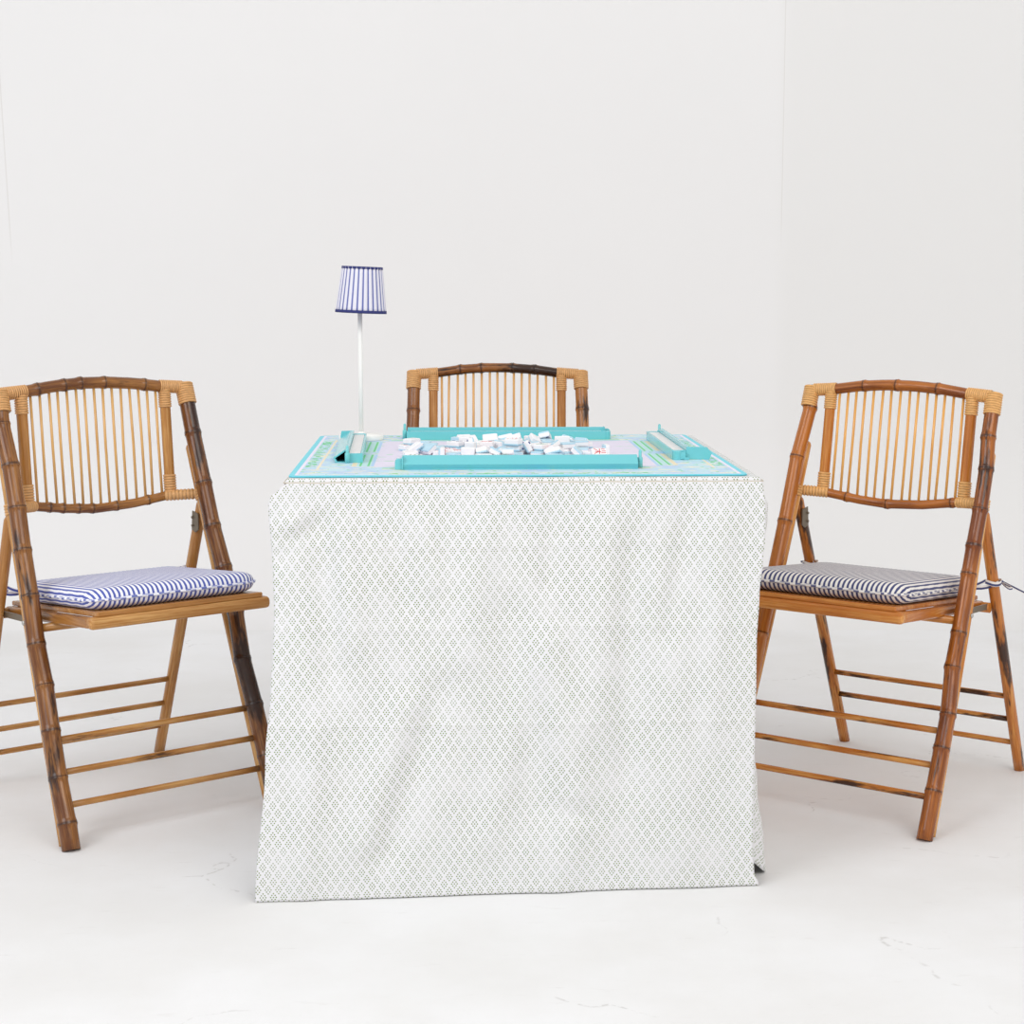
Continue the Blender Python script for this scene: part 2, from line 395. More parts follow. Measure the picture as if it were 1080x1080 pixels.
SEAT_TILT = 0.092
def make_chair(kind, label, loc, rz, P, seed):
    random.seed(seed)
    bam, rat = BAMBOO[kind], RATTAN[kind]
    t0 = thing('folding_chair', label, 'chair', loc, rz, 'bamboo folding chairs around the table')
    wf, wt, lean, Ht, bow = P['wf'], P['wt'], P['lean'], P['Ht'], P['bow']
    def pole(sx, t, dy=0.0, dx=0.0):
        dy *= P['pole_r']/0.0153 if dy else 1
        w0 = wf if sx == P['near'] else wf-P['far_dw']
        return (sx*(lerp(w0, wt, t)+dx), -lean*t-bow*4*t*(1-t)+dy, Ht*t)
    zt = lambda z: z/Ht
    for sx in (-1, 1):
        near = (sx == P['near'])
        m = MB(); culm(m, lambda t: pole(sx, t*1.004), [zt(z) for z in P['nodes_near' if near else 'nodes_far']], P['pole_r'], 18, 0.0040, -0.08)
        leg = m.build('front_leg', bam, t0, 0.80 if near else P['far_tone'], P['burn_near'] if near else P['burn_far'])
        m = MB()
        tops = zt(0.722); n = 16; pts = [pole(sx, tops*i/n, -0.029) for i in range(n+1)]; rr = [0.0098]*(n+1)
        pts += [pole(sx, tops+0.006, -0.028), pole(sx, tops+0.010, -0.027)]; rr += [0.0075, 0.003]
        m.tube(pts, rr, 12); m.build('leg_brace', bam, t0, 0.28, 0.22)
    # top rail, gently arched, with kinks
    rail_y = lambda x: -lean-0.006*(1-(x/wt)**2)
    ctrl = [(-wt, 0), (-0.162, 0.002), (-0.095, 0.0115), (-0.032, 0.016), (0.03, 0.0165), (0.092, 0.012), (0.162, 0.002), (wt, 0)]
    def rail(t):
        x = lerp(-wt, wt, t)
        for (a, p), (b, q) in zip(ctrl, ctrl[1:]):
            if a-1e-9 <= x <= b+1e-9: return (x, rail_y(x), Ht+p+(q-p)*(x-a)/(b-a))
        return (x, rail_y(x), Ht)
    m = MB(); culm(m, rail, P['rail_nodes'], P['rail_r'], 16, 0.002); m.build('top_rail', bam, t0, 0.74, P['burn_rail'])
    # lower rail of the back panel, sagging
    zb, yb, wi = P['pbz'], P['pby'], 0.1605
    wb = lerp(wf, wt, zb/Ht)-0.004
    strip_y = -pole(1, zb/Ht)[1]+0.034; wb += 0.002
    ctrl2 = [(-wb, 0.003), (-wi, 0.0), (-0.07, -0.0125), (0.01, -0.0165), (0.075, -0.0115), (wi, 0.0), (wb, 0.003)]
    def lrail(t):
        x = lerp(-wb, wb, t)
        for (a, p), (b, q) in zip(ctrl2, ctrl2[1:]):
            if a-1e-9 <= x <= b+1e-9: return (x, -lerp(yb, strip_y, max(0, (abs(x)-wi)/(wb-wi))), zb+p+(q-p)*(x-a)/(b-a))
        return (x, -strip_y, zb)
    m = MB(); culm(m, lrail, P['lrail_nodes'], 0.0098, 14, 0.001); m.build('lower_back_rail', bam, t0, 0.68, P['burn_rail'])
    for sx in (-1, 1):
        near = (sx == P['near'])
        top = Vector((sx*wi, rail_y(wi), Ht+0.002)); bot = Vector((sx*wi, -yb, zb))
        m = MB(); culm(m, lambda t: bot.lerp(top, t), [], 0.0114, 14); m.build('back_stile', bam, t0, 0.42, 0.3)
        # bindings: one L-shaped lashing at the top corner, one at the bottom
        m = MB()
        pt = [Vector(pole(sx, t)) for t in (1.008, 1-0.036/Ht)]
        wrap(m, pt[0], pt[1], P['pole_r']+0.0018, 9)
        wrap(m, Vector(rail((sx*wt/wt+1)/2)).lerp(Vector(rail(0.5+0.5*sx*(wi+0.012)/wt)), 0.15), rail(0.5+0.5*sx*(wi-0.012)/wt), 0.0134, 12)
        wrap(m, top.lerp(bot, 0.02), top.lerp(bot, 0.19), 0.0131, 8)
        m.build('rattan_binding', rat, t0)
        m = MB()
        wrap(m, bot, bot.lerp(top, 0.19), 0.0131, 8)
        wrap(m, (sx*(wi-0.013), -yb, zb-0.001), (sx*(wb-0.002), -strip_y, zb+0.003), 0.0112, 10)
        zq = zb/Ht; wrap(m, pole(sx, zq-0.012, -0.029), pole(sx, zq+0.014, -0.029), 0.0115, 4)
        m.build('rattan_binding', rat, t0)
    for i in range(15):
        x = lerp(-wi, wi, (i+1)/16)+random.uniform(-0.0012, 0.0012)
        a = rail(0.5+0.5*x/wt); b = lrail(0.5+0.5*(x+random.uniform(-0.002, 0.002))/wb)
        m = MB(); mid = Vector(a).lerp(Vector(b), 0.5)+Vector((random.uniform(-0.0012, 0.0012), 0, 0))
        m.tube([b, mid, a], 0.0030, 8); m.build('spindle', bam, t0, 0.06, 0.05)
    # rear legs, hinge plates, rungs
    hz, wr, ry = 0.600, P['wr'], P['rearY']; hy = -pole(1, zt(hz))[1]+0.029+0.0215
    rl = lambda z, sx=1: Vector((sx*wr, lerp(-ry, -hy, z/hz), z))
    for sx in (-1, 1):
        m = MB(); n = 14
        pts = [rl(hz*i/n, sx) for i in range(n+1)]+[rl(hz+0.007, sx), rl(hz+0.012, sx)]
        m.tube(pts, [0.0135]*(n+1)+[0.0105, 0.004], 14, sq=(1.0, 0.86)); leg = m.build('rear_leg', bam, t0, 0.42, P['burn_rear'])
        m = MB(); c = rl(0.562, sx); xo = c.x-sx*0.0125
        m.prism([(c.y-0.008, 0.545), (c.y+0.008, 0.540), (c.y+0.022, 0.548), (c.y+0.022, 0.582), (c.y-0.004, 0.586)], 'x', xo-0.0012, xo+0.0012)
        for dz in (-0.008, 0.010): m.tube([(xo-sx*0.004, c.y-0.002, 0.562+dz), (xo+sx*0.001, c.y-0.002, 0.562+dz)], 0.0028, 10)
        m.build('hinge_plate', METAL, leg)
        m = MB(); y0, y1 = pole(sx, zt(0.418))[1]-0.028, rl(0.412).y
        m.prism([(y0+0.012, 0.402), (y0+0.012, 0.415), (y1-0.006, 0.404), (y1-0.006, 0.392)], 'x', sx*(wr-0.010)-0.0015, sx*(wr-0.010)+0.0015)
        br = m.build('folding_bracket', METAL, t0)
        m = MB(); px = pole(sx, zt(0.409), -0.029)
        m.tube([(px[0]+sx*0.006, px[1], 0.409), (px[0]+sx*0.011, px[1], 0.409), (px[0]+sx*0.0125, px[1], 0.409)], [0.005, 0.005, 0.0025], 10)
        m.build('bolt', STEEL, br)
    for z in P['rz']:
        a, b = rl(z, -1), rl(z, 1); a.x += 0.006; b.x -= 0.006
        m = MB(); m.tube([a.lerp(b, i/8) for i in range(9)], 0.0062, 10); m.build('rear_rung', bam, t0, 0.40, P['burn_rung'])
    for z in P['fz']:
        t = zt(z); a, b = Vector(pole(-1, t, -0.024)), Vector(pole(1, t, -0.024))
        m = MB(); m.tube([a.lerp(b, i/8) for i in range(9)], 0.0066, 10); m.build('front_rung', bam, t0, 0.34, P['burn_rung'])
    # seat
    sf, w, yr, TK = P['sfy'], P['sfx'], -0.405, SEAT_TILT
    z0, z1 = 0.424, 0.448
    m = MB(); m.box(-w-0.002, w+0.002, sf-0.014, sf+0.012, z0, z1); m.grain('x')
    seat_front = m.build('seat_front_rail', bam, t0, 0.40, 0.18, bevel=0.0085)
    for sx in (-1, 1):
        m = MB(); x0, x1 = sorted((sx*w, sx*(w-0.020))); m.box(x0, x1, yr, sf-0.010, z0+0.001, z1-0.001); m.tilt(sf, TK).grain('y')
        m.build('seat_side_rail', bam, t0, 0.52, 0.25, bevel=0.006)
    m = MB(); m.tube([(-w-0.016, yr+0.012, 0.434), (w+0.016, yr+0.012, 0.434)], 0.011, 12); m.tilt(sf, TK); m.build('seat_back_rail', bam, t0, 0.45, 0.2)
    m = MB(); q = w-0.014; m.box(-q, q, yr+0.004, sf+0.007, z1-0.001, 0.4572); m.tilt(sf, TK).grain('x')
    m.build('seat', bam, t0, 0.42, 0.15, bevel=0.003)
    t = zt(0.402); a, b = Vector(pole(-1, t)), Vector(pole(1, t)); m = MB()
    m.tube([a, a.lerp(b, 0.5), b], 0.0085, 10); m.build('pivot_rail', bam, t0, 0.36, 0.2)
    return t0

def ribbon(m, pts, w, uv0=0.0, up=(0, 0, 1)):
    pts = [Vector(p) for p in pts]; idx = []; L = 0
    for i, p in enumerate(pts):
        u = Vector(up)*w*0.5; idx.append((m.vert(p-u), m.vert(p+u)))
    for i in range(len(pts)-1):
        m.face((idx[i][0], idx[i+1][0], idx[i+1][1], idx[i][1]), 0, False, [(uv0, 0), (uv0, .01), (uv0+w, .01), (uv0+w, 0)])

def make_cushion(label, loc, rz, tick, pipe, legp, mirror, seed):
    random.seed(seed)
    t0 = thing('seat_cushion', label, 'cushion', loc, rz, 'striped cushions on the chair seats')
    a, b, cy, zc, T, R = 0.184, 0.192, -0.186, 0.4785, 0.0215, 0.036
    SF = 0.0174; tz = lambda y: SEAT_TILT*(y-SF)
    ARC = 0.049
    N = 48
    def outline(d, n=N):
        rc = max(0.046-d, 0.012); A, B = a-d, b-d; out = []
        for q, (sx, sy) in enumerate(((1, 1), (-1, 1), (-1, -1), (1, -1))):
            for k in range(n//4+1):
                th = PI/2*q+PI/2*k/(n//4)
                out.append((sx*(A-rc)+rc*math.cos(th), sy*(B-rc)+rc*math.sin(th), math.cos(th)))
            nx = ((-1, 1), (-1, -1), (1, -1), (1, 1))[q]
            p = out[-1]; th = PI/2*(q+1)
            e = (nx[0]*(A-rc)+rc*math.cos(th), nx[1]*(B-rc)+rc*math.sin(th), math.cos(th))
            for k in range(1, 24): out.append((lerp(p[0], e[0], k/24), lerp(p[1], e[1], k/24), p[2]))
        return out
    ds = [R*(1-math.cos(PI/2*i/14)) for i in range(15)]
    prof = lambda d: T*(1-(1-min(d, R)/R)**2.15)**(1/2.15) if d > 0 else 0.0
    xs = [0.0]*15
    for i in range(13, -1, -1): xs[i] = xs[i+1]+math.hypot(ds[i+1]-ds[i], prof(ds[i+1])-prof(ds[i]))
    xs = [xs[i]-(R-ds[i]) for i in range(15)]
    m = MB(); ux = []
    def put(side):
        lst = []
        for i, d in enumerate(ds+[0.06, 0.10, 0.14, 0.17]):
            h = prof(d)
            if d > R: h += 0.003*min(1, (d-R)/0.1)*(1 if side > 0 else 0)
            ring = []
            extra = xs[i] if i < 15 else 0.0
            for (x, y, nxx) in outline(d):
                pk = 0.0007*math.sin(x*420+y*390)*math.exp(-((d-0.004)/0.006)**2)
                ring.append(m.vert((x, y+cy, zc+side*(h+pk)+tz(y+cy)))); ux.append(x+nxx*extra)
            lst.append(ring)
        n = len(lst[0])
        for r0, r1 in zip(lst, lst[1:]):
            for k in range(n):
                q = (r0[k], r0[(k+1) % n], r1[(k+1) % n], r1[k])
                if side < 0: q = tuple(reversed(q))
                # cloth wraps, so the stripe coordinate runs over the curved edge too
                m.face(q, 0, False, [(ux[i], m.v[i][1]) for i in q])
        c = tuple(lst[-1]); c = c if side > 0 else tuple(reversed(c))
        m.face(c, 0, False, [(ux[i], m.v[i][1]) for i in c])
    put(1); put(-1)
    m.build('pad', tick, t0)
    m = MB(); o = outline(-0.0012); o.append(o[0]); L = 0; pts = [(q[0], q[1]+cy, zc+tz(q[1]+cy)+0.0006*math.sin(i*0.9)) for i, q in enumerate(o)]
    m.tube(pts, 0.0030, 8, cap=False)
    for fi, f in enumerate(m.f):
        k = fi//8; m.uv[fi] = [((k+0.7*(j in (1, 2)))*0.0062+0.0011*(fi % 8), 0) for j in range(4)]
    m.build('piping', pipe, t0)
    for sx in (-1, 1):
        lx, ly, lz = legp[0]*sx, legp[1], legp[2]
        m = MB(); c0 = Vector((sx*0.160, cy-b+0.008, zc+tz(cy-b)))
        r = 0.0172; loop = []
        for k in range(19):
            th = PI*0.5+sx*(-PI*0.08)+2*PI*k/18
            loop.append((lx+r*math.cos(th), ly+r*math.sin(th), lz+0.002*math.sin(th*2)))
        ribbon(m, loop, 0.010, 0.002)
        ribbon(m, [c0.lerp(Vector((lx-sx*0.012, ly+0.012, lz+0.004)), k/6)+Vector((0, 0, -0.004*math.sin(PI*k/6))) for k in range(7)], 0.009, 0.0)
        ribbon(m, [c0.lerp(Vector((lx+sx*0.014, ly+0.008, lz+0.001)), k/6)+Vector((0, 0, -0.007*math.sin(PI*k/6))) for k in range(7)], 0.009, 0.003)
        kx, ky = lx+sx*0.008, ly-0.019
        m.tube([(kx-0.004, ky, lz), (kx, ky-0.003, lz), (kx+0.004, ky, lz)], [0.003, 0.005, 0.003], 8)
        for s2 in (-1, 1):       # bow loops and loose tails
            ribbon(m, [(kx+s2*0.026*math.sin(PI*k/8)*(1 if k < 4 else .8), ky-0.004-0.006*math.sin(2*PI*k/8), lz-0.012*math.sin(PI*k/8)+s2*0.002) for k in range(9)], 0.007, 0.004, (0, 0.5, 0.85))
            ribbon(m, [(kx+s2*0.006*k, ky-0.005-0.004*k, lz-0.0012*k*(1 if s2 > 0 else 3)) for k in range(8)], 0.006, 0.001, (0, 0.4, 0.9))
        for i in range(len(m.f)):
            if i not in m.uv: m.uv[i] = [(0.001*j, 0) for j in range(len(m.f[i]))]
        m.build('tie', tick, t0)
    return t0

BASE = dict(wf=0.239, wt=0.207, lean=0.37, Ht=0.842, bow=0.010, wr=0.2116, rearY=0.5936, sfx=0.190, sfy=0.0174, pbz=0.6227, pby=0.340,
            pole_r=0.0153, rail_r=0.0118, fz=(0.0692, 0.1267, 0.1899), rz=(0.0685, 0.1264, 0.1828), far_tone=0.55, far_dw=0.027)
P_R = dict(BASE, near=-1, bow=0.013, nodes_near=[.088, .165, .226, .313, .378, .490, .545, .615, .695, .758],
           nodes_far=[.10, .22, .33, .42, .56, .695, .80], rail_nodes=[.30, .52, .70], lrail_nodes=[.18, .52, .74],
           burn_near=0.60, burn_far=0.38, burn_rail=0.42, burn_rear=0.62, burn_rung=0.60)
P_L = dict(BASE, near=1, pole_r=0.0174, rail_r=0.0125, wf=0.239, wt=0.2073, lean=0.356, Ht=0.852, bow=0.003, wr=0.2155, rearY=0.5405, sfx=0.193, sfy=0.0104,
           fz=(0.0707, 0.130, 0.1892), rz=(0.0701, 0.1273, 0.1874), far_tone=0.85,
           nodes_near=[.047, .128, .213, .295, .372, .462, .548, .628, .71, .79], nodes_far=[.10, .20, .29, .385, .475, .56, .648, .752],
           rail_nodes=[.22, .44, .57, .66, .80], lrail_nodes=[.25, .42, .55, .62, .70, .77], burn_near=0.54, burn_far=0.74, burn_rail=0.60, burn_rear=0.48, burn_rung=0.52)
P_B = dict(BASE, near=1, far_dw=0.0, Ht=0.848, pole_r=0.0163, wt=0.2085, nodes_near=[.10, .2, .3, .4, .5, .62, .757], nodes_far=[.12, .22, .31, .41, .52, .63, .76],
           rail_nodes=[.28, .41, .60, .72], lrail_nodes=[.3, .55, .72], burn_near=0.5, burn_far=0.5, burn_rail=0.78, burn_rear=0.3, burn_rung=0.3)
R_LOC, R_ROT = (0.6096, 3.4214, 0), -0.6307+PI
L_LOC, L_ROT = (-0.6542, 3.3677, 0), 0.6619+PI
make_chair('left', 'brown bamboo folding chair left of the table, under the vivid blue striped cushion', L_LOC, L_ROT, P_L, 3)
make_chair('right', 'orange brown bamboo folding chair right of the table, under the navy and cream striped cushion', R_LOC, R_ROT, P_R, 8)
make_chair('back', 'bamboo folding chair behind the table, only its spindle back showing above the racks', (-0.0366, 4.005, 0), PI, P_B, 5)
make_cushion('blue and white striped seat cushion on the left chair', L_LOC, L_ROT, TICK_L, PIPE_L, (0.2155, -0.372, 0.452), 1, 1)
make_cushion('navy and cream striped seat cushion on the right chair', R_LOC, R_ROT, TICK_R, PIPE_R, (0.2116, -0.391, 0.452), -1, 2)

# ------------------------------------------------------------------ table and cloth
TC, TR = (-0.0029, 3.4530), 0.0389
def on_table(x, y, z):
    c, s = math.cos(TR), math.sin(TR); return (TC[0]+x*c-y*s, TC[1]+x*s+y*c, z)
tbl = thing('card_table', 'square table standing under the white cloth with green dotted diamonds', 'table', (TC[0], TC[1], 0), TR)
m = MB(); m.box(-0.395, 0.393, -0.405, 0.405, 0.700, 0.7335); m.build('tabletop', WOOD_TABLE, tbl, bevel=0.004)
for sx in (-1, 1):
    for sy in (-1, 1):
        m = MB(); m.tube([(sx*0.36, sy*0.37, 0.0), (sx*0.36, sy*0.37, 0.702)], 0.016, 12); m.build('leg', WOOD_TABLE, tbl)

cl = thing('tablecloth', 'white cotton cloth printed with green dotted diamonds, draped over the square table to the floor', 'tablecloth', (TC[0], TC[1], 0), TR)
ZS = 0.7295
def roll(a, lim):      # rounds the top panel over the table edge
    d = abs(a)-(lim-0.008)
    return 0.0 if d <= 0 else 0.0075*min(1, d/0.008)**2
def topf(u, v):
    x, y = lerp(-0.411, 0.4285, u), lerp(-0.424, 0.424, v)
    return (x, y, 0.7368-min(0.0075, max(roll(x-0.004, 0.4245) if x > 0 else roll(x, 0.411), roll(y, 0.424)))+0.0006*mnoise.noise(Vector((x*14, y*14, 2))))
m = MB(); m.grid(topf, 120, 120, lambda u, v: (lerp(-0.411, 0.4285, u), lerp(-0.424, 0.424, v)+0.009)); m.build('top_panel', CLOTH, cl, solid=0.0008)

EL = [(0, -.404), (.012, -.417), (.035, -.4345), (.05, -.4385), (.085, -.438), (.13, -.4345), (.22, -.4315), (.31, -.430), (.40, -.4325), (.49, -.437), (.66, -.447), (1, -.466)]
ER = [(0, .426), (.02, .4295), (.06, .4335), (.13, .4330), (.2, .4295), (.27, .4245), (.4, .4205), (.9, .418), (.965, .421), (1, .430)]
# broad soft folds: x0, z0, x1, z1, half width, height (towards the viewer +)
FOLDS = [(-.36, .72, -.33, .40, .022, -.006), (-.31, .72, -.29, .45, .020, .005), (-.40, .66, -.30, .72, .015, .005), (-.42, .60, -.33, .70, .018, -.003),
         (-.20, .34, -.27, .10, .030, .007), (-.14, .36, -.24, .08, .026, -.007), (-.06, .70, -.10, .42, .028, .005), (-.02, .50, .03, .15, .030, -.006),
         (.05, .45, .10, .18, .028, .007), (.02, .40, -.06, .10, .024, .004), (.16, .72, .13, .30, .028, .005), (.20, .62, .19, .20, .024, -.006), (.25, .55, .30, .05, .03, .004),
         (.30, .70, .26, .46, .018, -.005), (.36, .70, .34, .30, .020, .004), (-.24, .72, -.20, .52, .018, -.004), (-.17, .71, -.15, .55, .016, .004), (.06, .72, .05, .55, .018, -.004),
         (-.36, .30, -.38, .02, .02, .005), (.10, .12, .06, .0, .03, .005)]
def fold(x, z):
    h = 0.0
    for x0, z0, x1, z1, w, a in FOLDS:
        dx, dz = x1-x0, z1-z0; L2 = dx*dx+dz*dz
        t = max(-0.15, min(1.15, ((x-x0)*dx+(z-z0)*dz)/L2)); k = 1.0
        d2 = (x-x0-t*dx)**2+(z-z0-t*dz)**2
        e = max(0, -t, t-1)/0.15
        h += 1.7*a*math.exp(-d2/(w*w*1.5))*(1-e*0.8)
    h += 0.006*mnoise.noise(Vector((x*7, z*3.2, 0.3)))+0.0018*mnoise.noise(Vector((x*19, z*8, 4.1)))
    for zc_ in (0.62, 0.475, 0.305): h += 0.0014*math.exp(-((z-zc_-0.002*math.sin(x*9))/0.004)**2)
    return h
def frontf(u, v):
    z = ZS*(1-v)+0.0015
    x = lerp(interp(EL, v), interp(ER, v), u)
    y = -0.4245-lerp(0.074, 0.022, u)*v**1.15-min(1, v*9)*(1-0.55*max(0, (v-.9)/.1))*(fold(x, z)+0.004)
    if u < 0.06: y += 0.010*(1-u/0.06)**2*min(1, v*12)*(1-v)
    return (x, y, z)
def fuv(u, v):
    x = lerp(interp(EL, v), interp(ER, v), u); return (x, -v*0.742)
m = MB(); m.grid(frontf, 190, 170, fuv); m.build('front_panel', CLOTH, cl, solid=0.0008)
XR = [(0, .4285), (.03, .4365), (.07, .4470), (.11, .4460), (.2, .433), (.3, .4225), (.5, .4215), (.65, .427), (.78, .437), (.93, .451), (1, .455)]
def rightf(u, v):
    y = lerp(-0.424, 0.424, u); g = min(1, u/0.06); g = g*g*(3-2*g); n_ = g*math.exp(-(max(0, u-0.06)/0.13)**2)
    base = 0.4275-0.006*min(1, v*3)-0.024*math.exp(-((y-0.13)/0.17)**4)*min(1, max(0, v-0.18)*4)
    x = lerp(base, interp(XR, v), n_)-0.004*(1-g)
    hem = 0.002+0.046*(1-min(1, u/0.05))
    return (x, y, lerp(ZS+0.0015, hem, v))
m = MB(); m.grid(rightf, 90, 80, lambda u, v: (lerp(-0.424, 0.424, u), -v*0.74)); m.build('side_panel', CLOTH, cl, solid=0.0008)
def leftf(u, v):
    y = lerp(-0.412, 0.424, u)
    return (-0.4105-0.020*v*min(1, u*4)+0.004*mnoise.noise(Vector((y*9, v*3, 3)))*min(1, v*6), y, lerp(ZS+0.0015, 0.002, v))
m = MB(); m.grid(leftf, 60, 50, lambda u, v: (lerp(-0.412, 0.424, u), -v*0.74)); m.build('side_panel', CLOTH, cl, solid=0.0008)
def backf(u, v):
    x = lerp(-0.411, 0.424, u)
    return (x, 0.4245+0.02*v+0.005*mnoise.noise(Vector((x*9, v*3, 9)))*min(1, v*6), lerp(ZS+0.0015, 0.002, v))
m = MB(); m.grid(backf, 60, 50, lambda u, v: (lerp(-0.411, 0.424, u), -v*0.74)); m.build('back_panel', CLOTH, cl, solid=0.0008)
m = MB(); q = 0.4245; pts = []
for (sx, sy), (ex, ey) in zip(((-1, -1), (1, -1), (1, 1), (-1, 1)), ((1, -1), (1, 1), (-1, 1), (-1, -1))):
    for k in range(40): pts.append((lerp(-0.411 if sx < 0 else 0.4285, -0.411 if ex < 0 else 0.4285, k/40), lerp(sy, ey, k/40)*q, ZS+0.001+0.0005*math.sin(k*1.7)))
pts.append(pts[0]); m.tube(pts, 0.0009, 8, cap=False); m.build('seam_piping', WELT, cl)

# ------------------------------------------------------------------ game mat
mt = thing('game_mat', 'square pastel blue and green printed game mat with teal border, lying on the tablecloth', 'mat', on_table(0, 0, 0.7376), TR)
def rrect(h, rc, n=10):
    out = []
    for q, (sx, sy) in enumerate(((1, 1), (-1, 1), (-1, -1), (1, -1))):
        for k in range(n+1):
            th = PI/2*q+PI/2*k/n; out.append((sx*(h-rc)+rc*math.cos(th), sy*(h-rc)+rc*math.sin(th)))
    return out
MZ = 0.7406
m = MB(); o_ = rrect(0.4050, 0.014); i0 = [m.vert((x, y, 0)) for x, y in o_]; i1 = [m.vert((x, y, 0.0025)) for x, y in o_]
o2 = rrect(0.4044, 0.0134); i2 = [m.vert((x, y, 0.0030)) for x, y in o2]; n = len(o_)
for k in range(n):
    k2 = (k+1) % n; m.face((i0[k], i0[k2], i1[k2], i1[k]), 1); m.face((i1[k], i1[k2], i2[k2], i2[k]), 0)
m.face(tuple(i2), 0, True); m.face(tuple(reversed(i0)), 1, True)
m.build('mat_surface', [MAT_PRINT, MAT_EDGE], mt)

# ------------------------------------------------------------------ tile racks
def make_rack(label, x, y, rz, flap=0.0):
    t0 = thing('tile_rack', label, 'rack', on_table(x, y, MZ), TR+rz, 'teal tile racks on the game mat')
    A, B = -0.212, 0.214
    m = MB()
    m.prism([(0.0055, 0), (0.0085, 0), (0.003, 0.0095), (0.0, 0.0095)], 'x', A, B); m.box(A, B, 0.003, 0.0272, 0, 0.002)
    m.prism([(0.0, 0.0098), (0.0030, 0.0085), (0.0245, 0.0228), (0.0215, 0.0246)], 'x', A, B)
    m.box(A, B, 0.0240, 0.0285, 0.0, 0.0245)
    m.box(A, B, 0.0285, 0.0525, 0.0, 0.0160)
    m.box(A, B, 0.0525, 0.0552, 0.0, 0.0182)
    m.box(A-0.0015, A+0.001, 0.0285, 0.0552, 0, 0.0182); m.box(B-0.001, B+0.0012, 0.0285, 0.0552, 0, 0.0178)
    m.build('rack_body', TEAL, t0, bevel=0.0005)
    m = MB(); m.box(A+0.006, B-0.006, 0.0293, 0.0505, 0.0158, 0.0168); m.build('top_inlay', WHITE_PL, t0, bevel=0.0003)
    m = MB(); m.prism([(0-flap, 0), (0.0285, 0), (0.0285, 0.0247), (0.002-flap*0.8, 0.0240), (-0.0005-flap*1.3, 0.0125)], 'x', A-0.0025, A)
    m.build('end_plate', TEAL, t0, bevel=0.0004)
    # rounded pusher block at one end
    if not flap:
        m = MB(); pr = [(A-0.0025, 0), (A-0.0025, 0.0200), (A-0.0095, 0.0200), (A-0.0125, 0.0188), (A-0.0142, 0.0168), (A-0.0150, 0.014), (A-0.0150, 0)]
        m.prism(pr, 'y', 0.006, 0.020); m.build('end_block', TEAL, t0, bevel=0.0006)
    m = MB(); m.lathe([(0.0085, 0), (0.0085, 0.0165), (0.0078, 0.0172), (0.0001, 0.0174)], 24, (A-0.0045, 0.046, 0))
    m.box(A-0.0105, A-0.002, 0.030, 0.046, 0.001, 0.0150); m.box(A-0.0130, A-0.0105, 0.024, 0.034, 0.0005, 0.005)
    m.build('pusher_hinge', TEAL, t0, bevel=0.0004)
    m = MB(); m.lathe([(0.0048, 0), (0.0048, 0.0185), (0.0042, 0.0192), (0.0030, 0.0192), (0.0029, 0.0300), (0.0022, 0.0322), (0.0008, 0.0332)], 18, (B+0.0060, 0.0265, 0))
    m.box(B, B+0.004, 0.024, 0.029, 0.002, 0.012)
    m.build('peg', TEAL_PIN, t0)
    return t0
make_rack('teal tile rack lying along the front edge of the mat, nearest the viewer', 0.006, -0.316, 0)
make_rack('teal tile rack along the far edge of the mat, in front of the back chair', 0.003, 0.3475, PI)
make_rack('teal tile rack with white top beside the lamp, left of the tiles', -0.3455, 0.032, -PI/2+0.026)
make_rack('teal tile rack with white top along the right edge of the mat', 0.3590, 0.068, PI/2, 0.016)

# ------------------------------------------------------------------ lamp
lp = thing('table_lamp', 'slim white table lamp with blue striped shade on the mat behind the left rack', 'lamp', on_table(-0.310, 0.304, MZ), TR)
m = MB(); m.lathe([(0.047, 0), (0.048, 0.002), (0.048, 0.0095), (0.0465, 0.0112), (0.012, 0.0128), (0.006, 0.0150), (0.0045, 0.018)], 48); m.build('base', LAMP_WHITE, lp)
m = MB(); m.tube([(0, 0, 0.012), (0, 0, 0.15), (0, 0, 0.30)], 0.0048, 16); m.build('pole', LAMP_WHITE, lp)
sh = MB(); NP = 28; n = NP*6
def shp(u, v):
    th = 2*PI*u; r = lerp(0.0532, 0.0423, v)+0.0009*math.cos(th*NP); return (r*math.cos(th), r*math.sin(th), lerp(0, 0.096, v))
sh.grid(shp, n, 8, lambda u, v: (u*NP, v)); so = sh.build('lampshade', SHADE, lp, solid=0.0012)
so.location = (0.002, 0, 0.2722); so.rotation_euler = (0, math.radians(2.4), 0)
for r, z in ((0.0548, 0.0), (0.0438, 0.093)):
    m = MB(); h = 0.0052 if z == 0 else 0.0042
    m.lathe([(r-0.003, z-0.001), (r+0.0004, z-0.001), (r-0.0002, z+h), (r-0.0034, z+h), (r-0.003, z-0.001)], 60, caps=False); m.build('shade_trim', NAVY, so)
m = MB()
for k in range(3): m.tube([(0, 0, 0.091), (0.0420*math.cos(2*PI*k/3), 0.0420*math.sin(2*PI*k/3), 0.093)], 0.0012, 8)
m.build('shade_support', LAMP_WHITE, so)

